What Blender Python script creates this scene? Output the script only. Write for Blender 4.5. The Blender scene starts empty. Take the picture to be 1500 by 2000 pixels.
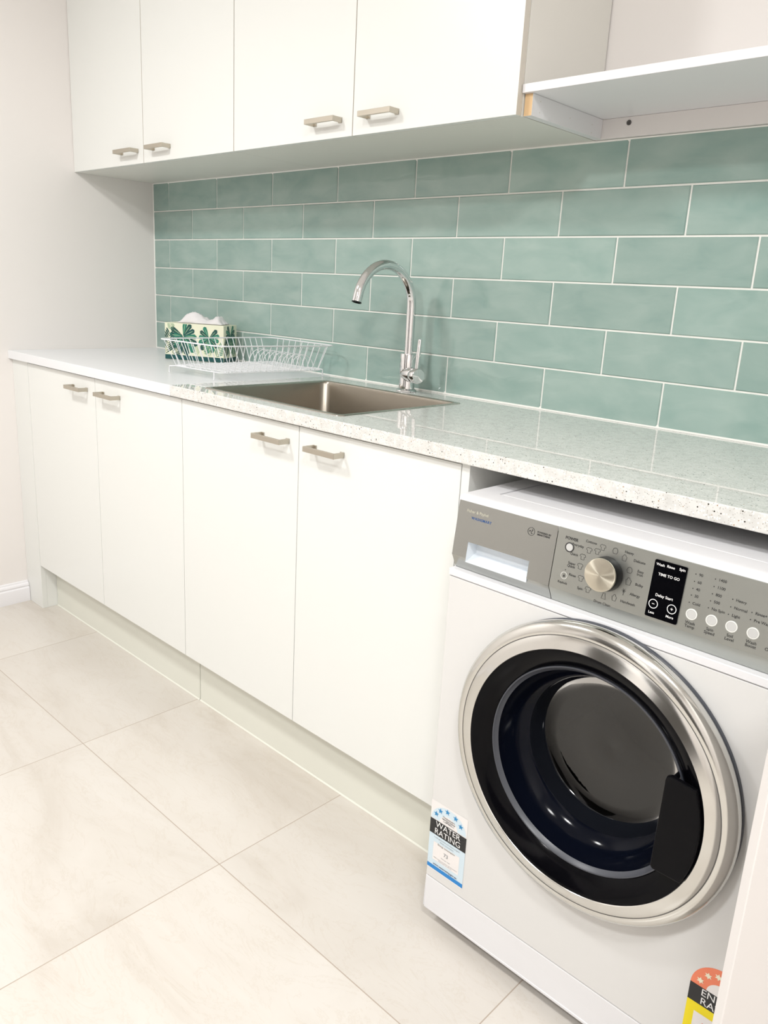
import bpy, bmesh, math, random
from mathutils import Vector, Matrix, noise
random.seed(7)
sc = bpy.context.scene
COL = sc.collection

# ------------------------------------------------------------------ camera, light, exposure
cam_d = bpy.data.cameras.new('camera'); cam = bpy.data.objects.new('camera', cam_d); COL.objects.link(cam)
cam_d.sensor_fit = 'HORIZONTAL'; cam_d.sensor_width = 36; cam_d.lens = 1539.29 / 1500 * 36
cam_d.shift_x = 8.2 / 1500; cam_d.shift_y = -18.5 / 1500; cam_d.clip_start = .02
Rv, Uv, Fv = Vector((.72012821, .69197798, .05081171)), Vector((-.21596511, .15395076, .96418786)), Vector((-.65937427, .70531244, -.26030739))
M = Matrix((Rv, Uv, -Fv)).transposed().to_4x4(); M.translation = (2.81781533, -1.68514282, 1.18311546)
cam.matrix_world = M; sc.camera = cam

w = bpy.data.worlds.new('world'); sc.world = w; w.use_nodes = True
w.node_tree.nodes['Background'].inputs[0].default_value = (1, .98, .95, 1); w.node_tree.nodes['Background'].inputs[1].default_value = .25
sc.view_settings.view_transform = 'Standard'; sc.view_settings.look = 'None'
sc.view_settings.exposure = -0.48; sc.view_settings.gamma = 1; sc.view_settings.use_curve_mapping = False

CEIL = 2.42
LAMPS = [((2.25, -2.55), 50), ((.85, -1.80), 34), ((3.05, -1.75), 28)]  # third lamp is added to brighten the wall above the open shelf
for (lx, ly), e in LAMPS:
    ld = bpy.data.lights.new('downlight_beam', 'AREA'); ld.shape = 'DISK'; ld.size = .30; ld.energy = e; ld.color = (1, .998, .985)
    lo = bpy.data.objects.new('downlight_beam', ld); COL.objects.link(lo); lo.location = (lx, ly, CEIL - .02)

# ------------------------------------------------------------------ helpers
def tag(o, label=None, cat=None, group=None, kind=None):
    if label: o['label'] = label
    if cat: o['category'] = cat
    if group: o['group'] = group
    if kind: o['kind'] = kind
    return o
def empty(name, loc=(0, 0, 0), rz=0, label=None, cat=None, group=None, kind=None):
    o = bpy.data.objects.new(name, None); COL.objects.link(o); o.location = loc; o.rotation_euler.z = rz
    o.empty_display_size = .05
    return tag(o, label, cat, group, kind)
class B:
    """a mesh under construction"""
    def __init__(s): s.bm = bmesh.new(); s.fl = None
    def box(s, a, b, mi=0):
        (x0, y0, z0), (x1, y1, z1) = a, b
        v = [s.bm.verts.new(p) for p in ((x0,y0,z0),(x1,y0,z0),(x1,y1,z0),(x0,y1,z0),(x0,y0,z1),(x1,y0,z1),(x1,y1,z1),(x0,y1,z1))]
        for f in ((0,3,2,1),(4,5,6,7),(0,1,5,4),(1,2,6,5),(2,3,7,6),(3,0,4,7)):
            s.bm.faces.new([v[i] for i in f]).material_index = mi
        return s
    def poly(s, pts, mi=0):
        f = s.bm.faces.new([s.bm.verts.new(p) for p in pts]); f.material_index = mi; return s
    def prism(s, pts, d, mi=0):
        """extrude polygon pts (3d) by vector d"""
        d = Vector(d); n = len(pts)
        a = [s.bm.verts.new(p) for p in pts]; b = [s.bm.verts.new(Vector(p) + d) for p in pts]
        for f in [a[::-1], b] + [[a[i], a[(i+1) % n], b[(i+1) % n], b[i]] for i in range(n)]:
            s.bm.faces.new(f).material_index = mi
        return s
    def loft(s, rings, closed=True, cap0=False, cap1=False, mi=0):
        R = [[s.bm.verts.new(p) for p in r] for r in rings]; n = len(R[0])
        for a, b in zip(R, R[1:]):
            for i in range(n if closed else n - 1):
                j = (i + 1) % n
                s.bm.faces.new((a[i], a[j], b[j], b[i])).material_index = mi
        if cap0: s.bm.faces.new(R[0][::-1]).material_index = mi
        if cap1: s.bm.faces.new(R[-1]).material_index = mi
        return s
    def lathe(s, prof, o, axis, n=48, caps=(False, False), mi=0):
        """prof: (r, t) along axis from o"""
        ax = Vector(axis).normalized(); u = ax.orthogonal().normalized(); v = ax.cross(u); o = Vector(o)
        rings = [[o + ax * t + (u * math.cos(k * math.tau / n) + v * math.sin(k * math.tau / n)) * max(r, 1e-5) for k in range(n)] for r, t in prof]
        return s.loft(rings, True, caps[0], caps[1], mi)
    def tube(s, pts, r, n=8, closed=False, caps=True, mi=0):
        pts = [Vector(p) for p in pts]; m = len(pts); rings = []
        t0 = (pts[1] - pts[0]).normalized(); u = t0.orthogonal().normalized()
        for i, p in enumerate(pts):
            a = pts[(i - 1) % m] if (closed or i > 0) else p; b = pts[(i + 1) % m] if (closed or i < m - 1) else p
            t = (b - a).normalized(); u = (u - t * u.dot(t)).normalized(); v = t.cross(u)
            rr = r[i] if isinstance(r, (list, tuple)) else r
            rings.append([p + (u * math.cos(k * math.tau / n) + v * math.sin(k * math.tau / n)) * rr for k in range(n)])
        if closed: rings.append(rings[0]); 
        return s.loft(rings, True, caps and not closed, caps and not closed, mi)
    def build(s, name, mats, parent=None, smooth=False, bevel=0, seg=2, label=None, norm=True, angle=40):
        if norm: 
            bmesh.ops.remove_doubles(s.bm, verts=s.bm.verts, dist=1e-6)
            bmesh.ops.recalc_face_normals(s.bm, faces=s.bm.faces)
        me = bpy.data.meshes.new(name); s.bm.to_mesh(me); s.bm.free()
        for m in (mats if isinstance(mats, (list, tuple)) else [mats]): me.materials.append(m)
        if smooth:
            for p in me.polygons: p.use_smooth = True
            if angle: me.set_sharp_from_angle(angle=math.radians(angle))
        o = bpy.data.objects.new(name, me); COL.objects.link(o)
        if parent: o.parent = parent
        if bevel:
            md = o.modifiers.new('bevel', 'BEVEL'); md.width = bevel; md.segments = seg; md.limit_method = 'ANGLE'; md.angle_limit = math.radians(40)
            md.harden_normals = False
        if label: o['label'] = label
        return o
def rrect(x0, y0, x1, y1, r, n=6):
    out = []
    for cx, cy, a0 in ((x1 - r, y1 - r, 0), (x0 + r, y1 - r, 90), (x0 + r, y0 + r, 180), (x1 - r, y0 + r, 270)):
        for k in range(n + 1):
            a = math.radians(a0 + 90 * k / n); out.append((cx + r * math.cos(a), cy + r * math.sin(a)))
    return out

# ------------------------------------------------------------------ materials
def mat(name, col, rough=.5, metal=0, coat=0, ior=1.5, spec=.5, **kw):
    m = bpy.data.materials.new(name); m.use_nodes = True; p = m.node_tree.nodes['Principled BSDF']
    p.inputs['Base Color'].default_value = (*col, 1); p.inputs['Roughness'].default_value = rough; p.inputs['Metallic'].default_value = metal
    p.inputs['IOR'].default_value = ior; p.inputs['Coat Weight'].default_value = coat; p.inputs['Coat Roughness'].default_value = .04
    p.inputs['Specular IOR Level'].default_value = spec
    for k, v in kw.items(): p.inputs[k.replace('_', ' ')].default_value = v
    # faint procedural unevenness of the surface
    nt = m.node_tree; tc = nt.nodes.new('ShaderNodeTexCoord'); nz = nt.nodes.new('ShaderNodeTexNoise'); nz.inputs['Scale'].default_value = 14; nz.inputs['Detail'].default_value = 3
    mr = nt.nodes.new('ShaderNodeMapRange'); dl = min(.03, rough * .25); mr.inputs['To Min'].default_value = rough - dl; mr.inputs['To Max'].default_value = min(1, rough + dl)
    nt.links.new(tc.outputs['Object'], nz.inputs['Vector']); nt.links.new(nz.outputs['Fac'], mr.inputs['Value']); nt.links.new(mr.outputs[0], p.inputs['Roughness'])
    return m
def N(m, t, **kw):
    n = m.node_tree.nodes.new(t)
    for k, v in kw.items():
        if k in n.inputs: n.inputs[k].default_value = v
        else: setattr(n, k, v)
    return n
def L(m, a, b): m.node_tree.links.new(a, b)
def P(m): return m.node_tree.nodes['Principled BSDF']

m_wall = mat('wall_paint', (.85, .815, .79), .6)
m_ceil = mat('ceiling_paint', (.85, .84, .82), .7)
m_trim = mat('trim_gloss', (.84, .83, .85), .3)
m_cab = mat('cabinet_satin', (.80, .81, .785), .32, spec=.45)
m_carc = mat('carcass_melamine', (.78, .77, .72), .35)
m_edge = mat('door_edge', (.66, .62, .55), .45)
m_kick = mat('kick_laminate', (.76, .765, .69), .4)
m_lam = mat('worktop_laminate', (.81, .82, .84), .3)
m_nickel = mat('brushed_nickel', (.53, .49, .42), .42, 1)
m_chrome = mat('chrome', (.80, .80, .81), .05, 1)
m_ring = mat('door_ring_metal', (.70, .695, .67), .15, 1)
m_grout = mat('white_grout', (.84, .84, .80), .7)
m_white = mat('appliance_white', (.77, .77, .79), .3)
m_whitedim = mat('appliance_front', (.70, .695, .685), .3)  # front white lowered in colour, standing in for weaker light there
m_seam = mat('dark_seam', (.10, .095, .09), .6)
m_black = mat('gloss_black', (.002, .002, .003), .12, spec=.1)
m_blackm = mat('satin_black', (.003, .003, .004), .3, spec=.1)
m_gasket = mat('dark_gasket', (.06, .065, .08), .35)
m_ink = mat('dark_ink', (.035, .035, .035), .5)
m_inkw = mat('white_ink', (.85, .85, .85), .5)
m_inkb = mat('blue_ink', (.03, .10, .30), .5)
m_faint = mat('pale_ink', (.62, .60, .50), .4)
m_button = mat('clear_button', (.55, .55, .54), .2)
m_buttonr = mat('button_rim', (.75, .75, .72), .25)
m_tray = mat('drawer_plastic', (.74, .79, .84), .3)
m_wood = mat('raw_timber', (.72, .50, .28), .7)
m_wire = mat('white_wire', (.82, .83, .85), .3)
m_tissue = mat('tissue', (.78, .76, .77), .9)
m_cream = mat('cream_card', (.80, .80, .62), .45)
m_teal = mat('teal_print', (.005, .075, .075), .45)
m_leafd = mat('dark_leaf', (.010, .075, .062), .45)
m_leafm = mat('green_leaf', (.02, .20, .13), .45)
m_leafp = mat('pale_leaf', (.30, .45, .28), .45)
m_stkb = mat('sticker_blue', (.62, .74, .82), .35)
m_stkw = mat('sticker_white', (.82, .79, .78), .35)
m_stkk = mat('sticker_black', (.01, .01, .012), .35)
m_blue = mat('strip_blue', (.01, .22, .60), .35)
m_star = mat('star_blue', (.02, .24, .52), .35)
m_orange = mat('sticker_orange', (.85, .23, .12), .35)
m_yellow = mat('sticker_yellow', (.88, .72, .0), .35)
m_starw = mat('star_cream', (.86, .80, .62), .35)
m_added_door = mat('dark_door', (.05, .045, .04), .4)  # dark colour for the invented doors that chrome and glass reflect
m_panel = mat('panel_white', (.79, .76, .745), .4)
m_lens = mat('lamp_lens', (.9, .9, .9), .4, Emission_Color=(1, .97, .9, 1), Emission_Strength=6)

# floor: large stone-look tiles
m_floor = mat('floor_tile', (.7, .65, .6), .3)
def _floor(m):
    T = .6087; p = P(m); nt = m.node_tree
    tc = N(m, 'ShaderNodeTexCoord'); mp = N(m, 'ShaderNodeMapping'); mp.inputs['Location'].default_value = (-1.645 / T + 8, .8658 / T + 8, 0); mp.inputs['Scale'].default_value = (1 / T, 1 / T, 1)
    L(m, tc.outputs['Object'], mp.inputs['Vector'])
    sp = N(m, 'ShaderNodeSeparateXYZ'); L(m, mp.outputs[0], sp.inputs[0])
    d = []
    for ax in ('X', 'Y'):
        fr = N(m, 'ShaderNodeMath', operation='FRACT'); L(m, sp.outputs[ax], fr.inputs[0])
        s1 = N(m, 'ShaderNodeMath', operation='SUBTRACT'); L(m, fr.outputs[0], s1.inputs[0]); s1.inputs[1].default_value = .5
        ab = N(m, 'ShaderNodeMath', operation='ABSOLUTE'); L(m, s1.outputs[0], ab.inputs[0]); d.append(ab)
    mx = N(m, 'ShaderNodeMath', operation='MAXIMUM'); L(m, d[0].outputs[0], mx.inputs[0]); L(m, d[1].outputs[0], mx.inputs[1])
    gr = N(m, 'ShaderNodeMath', operation='GREATER_THAN'); L(m, mx.outputs[0], gr.inputs[0]); gr.inputs[1].default_value = .5 - .0011 / T
    fl = N(m, 'ShaderNodeVectorMath', operation='FLOOR'); L(m, mp.outputs[0], fl.inputs[0])
    wn = N(m, 'ShaderNodeTexWhiteNoise', noise_dimensions='3D'); L(m, fl.outputs[0], wn.inputs['Vector'])
    # veining, each tile its own slab
    off = N(m, 'ShaderNodeVectorMath', operation='SCALE'); L(m, wn.outputs['Color'], off.inputs[0]); off.inputs['Scale'].default_value = 9
    ad = N(m, 'ShaderNodeVectorMath', operation='ADD'); L(m, tc.outputs['Object'], ad.inputs[0]); L(m, off.outputs[0], ad.inputs[1])
    st = N(m, 'ShaderNodeMapping'); st.inputs['Scale'].default_value = (1, 2.6, 1); st.inputs['Rotation'].default_value = (0, 0, .5); L(m, ad.outputs[0], st.inputs['Vector'])
    n1 = N(m, 'ShaderNodeTexNoise', Scale=1.6, Detail=7, Roughness=.62, Distortion=.8); L(m, st.outputs[0], n1.inputs['Vector'])
    r1 = N(m, 'ShaderNodeValToRGB'); e = r1.color_ramp.elements
    e[0].position = .34; e[0].color = (.585, .54, .485, 1); e[1].position = .62; e[1].color = (.67, .635, .59, 1)
    k = e.new(.46); k.color = (.64, .60, .55, 1)
    L(m, n1.outputs['Fac'], r1.inputs[0])
    n2 = N(m, 'ShaderNodeTexNoise', Scale=5, Detail=9, Roughness=.7, Distortion=1.6); L(m, st.outputs[0], n2.inputs['Vector'])
    r2 = N(m, 'ShaderNodeValToRGB'); e = r2.color_ramp.elements
    e[0].position = .485; e[0].color = (1, 1, 1, 1); e[1].position = .515; e[1].color = (1, 1, 1, 1); k = e.new(.5); k.color = (.945, .925, .90, 1)
    L(m, n2.outputs['Fac'], r2.inputs[0])
    mm = N(m, 'ShaderNodeMixRGB', blend_type='MULTIPLY'); mm.inputs[0].default_value = 1; L(m, r1.outputs[0], mm.inputs[1]); L(m, r2.outputs[0], mm.inputs[2])
    tint = N(m, 'ShaderNodeMapRange'); tint.inputs['To Min'].default_value = .965; tint.inputs['To Max'].default_value = 1.02; L(m, wn.outputs['Value'], tint.inputs['Value'])
    sc2 = N(m, 'ShaderNodeVectorMath', operation='SCALE'); L(m, mm.outputs[0], sc2.inputs[0]); L(m, tint.outputs[0], sc2.inputs['Scale'])
    mg = N(m, 'ShaderNodeMixRGB'); L(m, gr.outputs[0], mg.inputs[0]); L(m, sc2.outputs[0], mg.inputs[1]); mg.inputs[2].default_value = (.43, .36, .30, 1)
    L(m, mg.outputs[0], p.inputs['Base Color'])
_floor(m_floor)

# worktop stone: white with fine dark and brown chips, polished
m_stone = mat('speckled_stone', (.74, .73, .69), .014, ior=1.8)
def _stone(m):
    p = P(m); tc = N(m, 'ShaderNodeTexCoord')
    nz = N(m, 'ShaderNodeTexNoise', Scale=60, Detail=4); L(m, tc.outputs['Object'], nz.inputs['Vector'])
    base = N(m, 'ShaderNodeValToRGB'); e = base.color_ramp.elements; e[0].position = .35; e[0].color = (.66, .655, .63, 1); e[1].position = .6; e[1].color = (.76, .755, .73, 1)
    L(m, nz.outputs['Fac'], base.inputs[0]); cur = base.outputs[0]
    for scale, size, keep, col in ((210, .26, .86, (.07, .06, .05, 1)), (420, .30, .70, (.40, .37, .33, 1)), (190, .20, .90, (.42, .28, .17, 1)), (260, .4, .7, (.86, .85, .82, 1))):
        v = N(m, 'ShaderNodeTexVoronoi', Scale=scale); L(m, tc.outputs['Object'], v.inputs['Vector'])
        a = N(m, 'ShaderNodeMath', operation='LESS_THAN'); L(m, v.outputs['Distance'], a.inputs[0]); a.inputs[1].default_value = size
        s = N(m, 'ShaderNodeSeparateXYZ'); L(m, v.outputs['Color'], s.inputs[0])
        b = N(m, 'ShaderNodeMath', operation='GREATER_THAN'); L(m, s.outputs['X'], b.inputs[0]); b.inputs[1].default_value = keep
        c = N(m, 'ShaderNodeMath', operation='MULTIPLY'); L(m, a.outputs[0], c.inputs[0]); L(m, b.outputs[0], c.inputs[1])
        mx = N(m, 'ShaderNodeMixRGB'); L(m, c.outputs[0], mx.inputs[0]); L(m, cur, mx.inputs[1]); mx.inputs[2].default_value = col; cur = mx.outputs[0]
    L(m, cur, p.inputs['Base Color'])
_stone(m_stone)

# glazed handmade-look wall tile
m_tile = mat('glazed_tile', (.26, .40, .35), .08)
def _tile(m):
    p = P(m); tc = N(m, 'ShaderNodeTexCoord'); at = N(m, 'ShaderNodeAttribute', attribute_name='shade')
    sc_ = N(m, 'ShaderNodeVectorMath', operation='SCALE'); L(m, at.outputs['Color'], sc_.inputs[0]); sc_.inputs['Scale'].default_value = 7
    ad = N(m, 'ShaderNodeVectorMath', operation='ADD'); L(m, tc.outputs['Object'], ad.inputs[0]); L(m, sc_.outputs[0], ad.inputs[1])
    mp = N(m, 'ShaderNodeMapping'); mp.inputs['Scale'].default_value = (1, 1, 2.2); L(m, ad.outputs[0], mp.inputs['Vector'])
    n1 = N(m, 'ShaderNodeTexNoise', Scale=9, Detail=3, Roughness=.5, Distortion=.4); L(m, mp.outputs[0], n1.inputs['Vector'])
    r = N(m, 'ShaderNodeValToRGB'); e = r.color_ramp.elements; e[0].position = .3; e[0].color = (.265, .385, .350, 1); e[1].position = .7; e[1].color = (.352, .462, .422, 1)
    L(m, n1.outputs['Fac'], r.inputs[0])
    sx = N(m, 'ShaderNodeSeparateXYZ'); L(m, at.outputs['Color'], sx.inputs[0])
    mr = N(m, 'ShaderNodeMapRange'); mr.inputs['To Min'].default_value = .93; mr.inputs['To Max'].default_value = 1.07; L(m, sx.outputs['X'], mr.inputs['Value'])
    s2 = N(m, 'ShaderNodeVectorMath', operation='SCALE'); L(m, r.outputs[0], s2.inputs[0]); L(m, mr.outputs[0], s2.inputs['Scale'])
    L(m, s2.outputs[0], p.inputs['Base Color'])
    bp = N(m, 'ShaderNodeBump', Strength=.22, Distance=.006); L(m, n1.outputs['Fac'], bp.inputs['Height'])
    L(m, bp.outputs[0], p.inputs['Normal'])
_tile(m_tile)

# satin steel with fine vertical grain
def brushed(name, col, rough, scale, st=.06):
    m = mat(name, col, rough, 1); p = P(m); tc = N(m, 'ShaderNodeTexCoord'); mp = N(m, 'ShaderNodeMapping'); mp.inputs['Scale'].default_value = scale
    L(m, tc.outputs['Object'], mp.inputs['Vector'])
    n = N(m, 'ShaderNodeTexNoise', Scale=1, Detail=4); L(m, mp.outputs[0], n.inputs['Vector'])
    b = N(m, 'ShaderNodeBump', Strength=st, Distance=.001); L(m, n.outputs['Fac'], b.inputs['Height']); L(m, b.outputs[0], p.inputs['Normal'])
    return m
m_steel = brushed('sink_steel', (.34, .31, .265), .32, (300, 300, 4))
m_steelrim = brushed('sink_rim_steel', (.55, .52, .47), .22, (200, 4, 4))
m_console = brushed('console_silver', (.47, .485, .46), .38, (8, 3, 400), .008)
m_drawer = mat('drawer_silver', (.43, .44, .425), .2, 1)
m_dial = mat('dial_spun_metal', (.66, .62, .52), .3, 1)
P(m_dial).inputs['Anisotropic'].default_value = .95
_t = N(m_dial, 'ShaderNodeTangent', direction_type='RADIAL', axis='Y'); L(m_dial, _t.outputs[0], P(m_dial).inputs['Tangent'])

# tinted door glass
m_glass = bpy.data.materials.new('tinted_glass'); m_glass.use_nodes = True
def _glass(m):
    nt = m.node_tree; nt.nodes.remove(P(m)); out = nt.nodes['Material Output']
    tr = N(m, 'ShaderNodeBsdfTransparent'); tr.inputs[0].default_value = (.12, .13, .15, 1)
    gl = N(m, 'ShaderNodeBsdfGlossy'); gl.inputs['Roughness'].default_value = .015; gl.inputs['Color'].default_value = (.45, .45, .45, 1)
    fr = N(m, 'ShaderNodeFresnel'); fr.inputs['IOR'].default_value = 1.5
    tc = N(m, 'ShaderNodeTexCoord'); nz = N(m, 'ShaderNodeTexNoise', Scale=16, Detail=4); L(m, tc.outputs['Object'], nz.inputs['Vector'])
    bp = N(m, 'ShaderNodeBump', Strength=.25, Distance=.002); L(m, nz.outputs['Fac'], bp.inputs['Height']); L(m, bp.outputs[0], gl.inputs['Normal'])
    mx = N(m, 'ShaderNodeMixShader'); L(m, fr.outputs[0], mx.inputs[0]); L(m, tr.outputs[0], mx.inputs[1]); L(m, gl.outputs[0], mx.inputs[2]); L(m, mx.outputs[0], out.inputs['Surface'])
_glass(m_glass)
m_smoke = mat('smoked_wall', (.0025, .0035, .008), .10, spec=.12)
m_smokeg = mat('smoked_step', (.006, .007, .010), .08, spec=.35)
m_drum = brushed('drum_steel', (.22, .215, .21), .35, (60, 60, 60))
m_rubber = mat('door_seal_rubber', (.035, .036, .042), .4)

# ------------------------------------------------------------------ dimensions
ZC = .9188; YC = -.580; YD = -.5668; TC = .028; YK = -.512; ZD = .167; YU = -.3117; ZU = 1.5232
XR, YF = 3.7, -3.6            # far ends of the room

# ------------------------------------------------------------------ the room
def slab(name, a, b, m):
    o = B().box(a, b).build(name, m); o['kind'] = 'structure'; return o
slab('floor', (-.1, YF - .1, -.05), (XR + .1, .1, 0), m_floor)
slab('ceiling', (-.1, YF - .1, CEIL), (XR + .1, .1, CEIL + .05), m_ceil)
slab('wall_left', (-.1, YF - .1, 0), (0, .1, CEIL), m_wall)
slab('wall_back', (0, .004, 0), (XR, .1, CEIL), m_wall)
slab('wall_right', (XR, YF - .1, 0), (XR + .1, .1, CEIL), m_wall)
slab('wall_front', (0, YF - .1, 0), (XR, YF, CEIL), m_wall)

def added_door(n, xc):  # invented dark doors behind the camera, for chrome and glass to reflect
    y = YF + .0005; t = empty('door_%d' % n, (xc, y, 0), 0, kind='structure')
    B().box((-.44, 0, .004), (.44, .04, 2.06)).build('door_leaf', m_added_door, t, bevel=.002)
    f = B(); f.box((-.52, 0, 0), (-.445, .055, 2.14)); f.box((.445, 0, 0), (.52, .055, 2.14)); f.box((-.445, 0, 2.065), (.445, .055, 2.14)); f.build('door_frame', m_trim, t, bevel=.002)
    B().lathe([(.0, .045), (.012, .045), (.012, .0), (.026, 0), (.026, -.006), (0, -.006)], (.38, .046, 1.0), (0, 1, 0), 24).build('door_knob', m_nickel, t, True)
added_door(1, 1.35); added_door(2, 2.75)
def baseboard():
    prof = [(0, 0), (.018, 0), (.018, .046), (.0165, .051), (.0125, .054), (.0125, .057), (.014, .060), (.012, .066), (.007, .070), (.006, .0745), (0, .076)]
    b = B(); y0, y1 = YD - .0012, YF
    b.loft([[(x, y0, z) for x, z in prof], [(x, y1, z) for x, z in prof]], True, True, True)
    o = b.build('baseboard_left', m_trim, smooth=True, angle=30); o['kind'] = 'structure'
baseboard()

# ceiling lamps (round trims around the beams), the last one added for brightness
for i, ((lx, ly), e) in enumerate(LAMPS):
    t = empty('downlight', (lx, ly, CEIL), 0, ['round recessed downlight in the ceiling farther from the tiled wall', 'round recessed downlight in the ceiling near the left wall', 'round recessed downlight in the ceiling near the right wall'][i], 'ceiling light', 'recessed ceiling lights')
    B().lathe([(.132, 0), (.150, 0), (.152, -.008), (.145, -.014), (.132, -.012), (.132, 0)], (0, 0, 0), (0, 0, 1), 48).build('trim_ring', m_trim, t, True)
    B().lathe([(.131, -.004), (.12, -.007), (0, -.007)], (0, 0, 0), (0, 0, 1), 48).build('lens', m_lens, t, True)

# ------------------------------------------------------------------ tiled backsplash
def backsplash():
    t = empty('tile_backsplash', (0, 0, ZC), 0, 'sage green glazed subway tiles with white grout between worktop and wall cabinets', 'backsplash')
    PX, PZ, x0, xe, xr, g = .303, .101125, .10466, .25635, 3.3, .0020
    b = B(); lay = b.bm.loops.layers.float_color.new('shade')
    def tile(xa, xb, za, zb):
        xa, xb = max(xa + g, .003), min(xb - g, xr); 
        if xb - xa < .006: return
        c = (random.random(), random.random(), random.random(), 1); e = .0017
        y0, y1 = -.0012, -.0066
        wob = [random.uniform(-.0004, .0004) for _ in range(4)]
        r0 = [(xa, y0, za), (xb, y0, za), (xb, y0, zb), (xa, y0, zb)]
        r1 = [(xa, y1 + .0018, za), (xb, y1 + .0018, za), (xb, y1 + .0018, zb), (xa, y1 + .0018, zb)]
        r2 = [(xa + e, y1 + wob[0], za + e), (xb - e, y1 + wob[1], za + e), (xb - e, y1 + wob[2], zb - e), (xa + e, y1 + wob[3], zb - e)]
        n0 = len(b.bm.faces); b.loft([r0, r1, r2], True, False, True); b.bm.faces.ensure_lookup_table()
        for f in b.bm.faces[n0:]:
            for l in f.loops: l[lay] = c
    for r in range(6):
        zb = (6 - r) * PZ - (ZC + 6 * PZ - 1.5250) ; za = zb - PZ; za = max(za, .0)
        xs = x0 if r % 2 == 0 else xe; k = -1
        while xs + k * PX < xr: tile(xs + k * PX, xs + (k + 1) * PX, za + g, zb - g if r else zb - .003); k += 1
    b.build('tiles', m_tile, t, norm=False)
    B().box((0, -.0040, 0), (xr, .0035, 1.5232 - ZC)).build('grout', m_grout, t)
    # sealant beads along worktop, cabinets and the left corner
    s = B()
    s.prism([(0, -.0085, .0002), (0, -.0045, .0002), (0, -.0045, .0075)], (xr, 0, 0))
    s.prism([(0, -.0085, .6042), (0, -.0045, .6042), (0, -.0045, .598)], (xr, 0, 0))
    s.prism([(.0002, -.0085, 0), (.0002, -.0045, 0), (.005, -.0045, 0)], (0, 0, .604))
    s.build('sealant_bead', m_grout, t)
backsplash()

# ------------------------------------------------------------------ handles
def handle(parent, x0, x1, zc_, y, back=.0, lab=None):
    """square D handle, bar 11 mm tall, standing 30 mm off the door whose face is y"""
    b = B(); w_, h, th = x1 - x0, .0058, .0042
    xo, xi = 0, .0045
    out = [(x0, y), (x0, y - .031), (x1, y - .031), (x1, y)]
    inn = [(x1 - xi, y), (x1 - xi, y - .0255), (x0 + xi, y - .0255), (x0 + xi, y)]
    pts = [(a, c, zc_ - h) for a, c in out + inn]
    b.prism(pts, (0, 0, 2 * h))
    for xa in (x0, x1 - .012):                       # small rosettes on the door
        b.box((xa, y - .0022, zc_ - h), (xa + .012, y, zc_ + h))
    return b.build('handle', m_nickel, parent, bevel=.0007, label=lab)

# ------------------------------------------------------------------ base cabinets
def filler():
    b = B(); b.box((.0004, YD, .0), (.1215, YD + .018, ZC - TC - .003)); b.box((.1035, YD + .0181, 0), (.1215, -.02, ZC - TC - .003))
    tag(b.build('filler_panel', m_cab, bevel=.0006), 'tall narrow off-white filler panel between the left wall and the base cabinets', 'filler panel')
filler()
def base_cab(name, xa, xm, xb, label, hx):
    t = empty('base_cabinet', (xa, 0, ZD), 0, label, 'cabinet', 'off-white base cabinets under the worktop')
    X = lambda v: v - xa
    yb, zt = -.02, ZC - TC - ZD - .0005
    b = B(); yf = YD + .0185
    b.box((0.0005, yf, 0), (.0165, yb, zt)); b.box((X(xb) - .0165, yf, 0), (X(xb) - .0005, yb, zt))
    b.box((.0165, yf, 0), (X(xb) - .0165, yb, .016)); b.box((.0165, yb - .01, .016), (X(xb) - .0165, yb, zt)); b.box((.0165, yf + .03, zt - .016), (X(xb) - .0165, yf + .09, zt))
    b.build('carcass', m_carc, t)
    for (a, c), (h0, h1) in zip(((xa, xm), (xm, xb)), hx):
        d = B().box((X(a) + .0011, YD, -.001), (X(c) - .0011, YD + .018, zt - .004)).build('door', m_cab, t, bevel=.0008)
        handle(d, X(h0), X(h1), .848 - ZD, YD)
    return t
base_cab('A', .1225, .5905, 1.0567, 'off-white two-door base cabinet at the left end, beside the wall', ((.4485, .5455), (.636, .740)))
base_cab('B', 1.0567, 1.5200, 1.9705, 'off-white two-door base cabinet under the sink', ((1.387, 1.4885), (1.567, 1.665)))
tag(B().box((1.971, YD + .0005, 0), (1.989, -.02, ZC - TC - .0005)).build('gable_panel', m_cab, bevel=.0006), 'off-white upright gable panel between sink cabinet and washing machine', 'cabinet panel')
tag(B().box((2.668, YD + .0005, 0), (2.686, -.02, ZC - TC - .0005)).build('gable_panel', m_cab, bevel=.0006), 'off-white upright gable panel under the worktop, right of the washing machine', 'cabinet panel')  # unseen worktop support, put in to keep light out of the washer gap
for xa, xb, lab in ((.1225, 1.0440, 'pale kickboard under the left pair of cabinet doors'), (1.0470, 1.9705, 'pale kickboard under the right pair of doors, running to the washing machine')):
    k = B().box((xa, YK, .0), (xb, YK + .016, ZD - .002)).build('kickboard', m_kick, bevel=.0006); tag(k, lab, 'kickboard', 'kickboards under the base cabinets')
    B().prism([(xa, YK - .0030, .0002), (xa, YK - .0003, .0002), (xa, YK - .0003, .0040)], (xb - xa, 0, 0)).build('seal_strip', m_kick, k)

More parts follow.
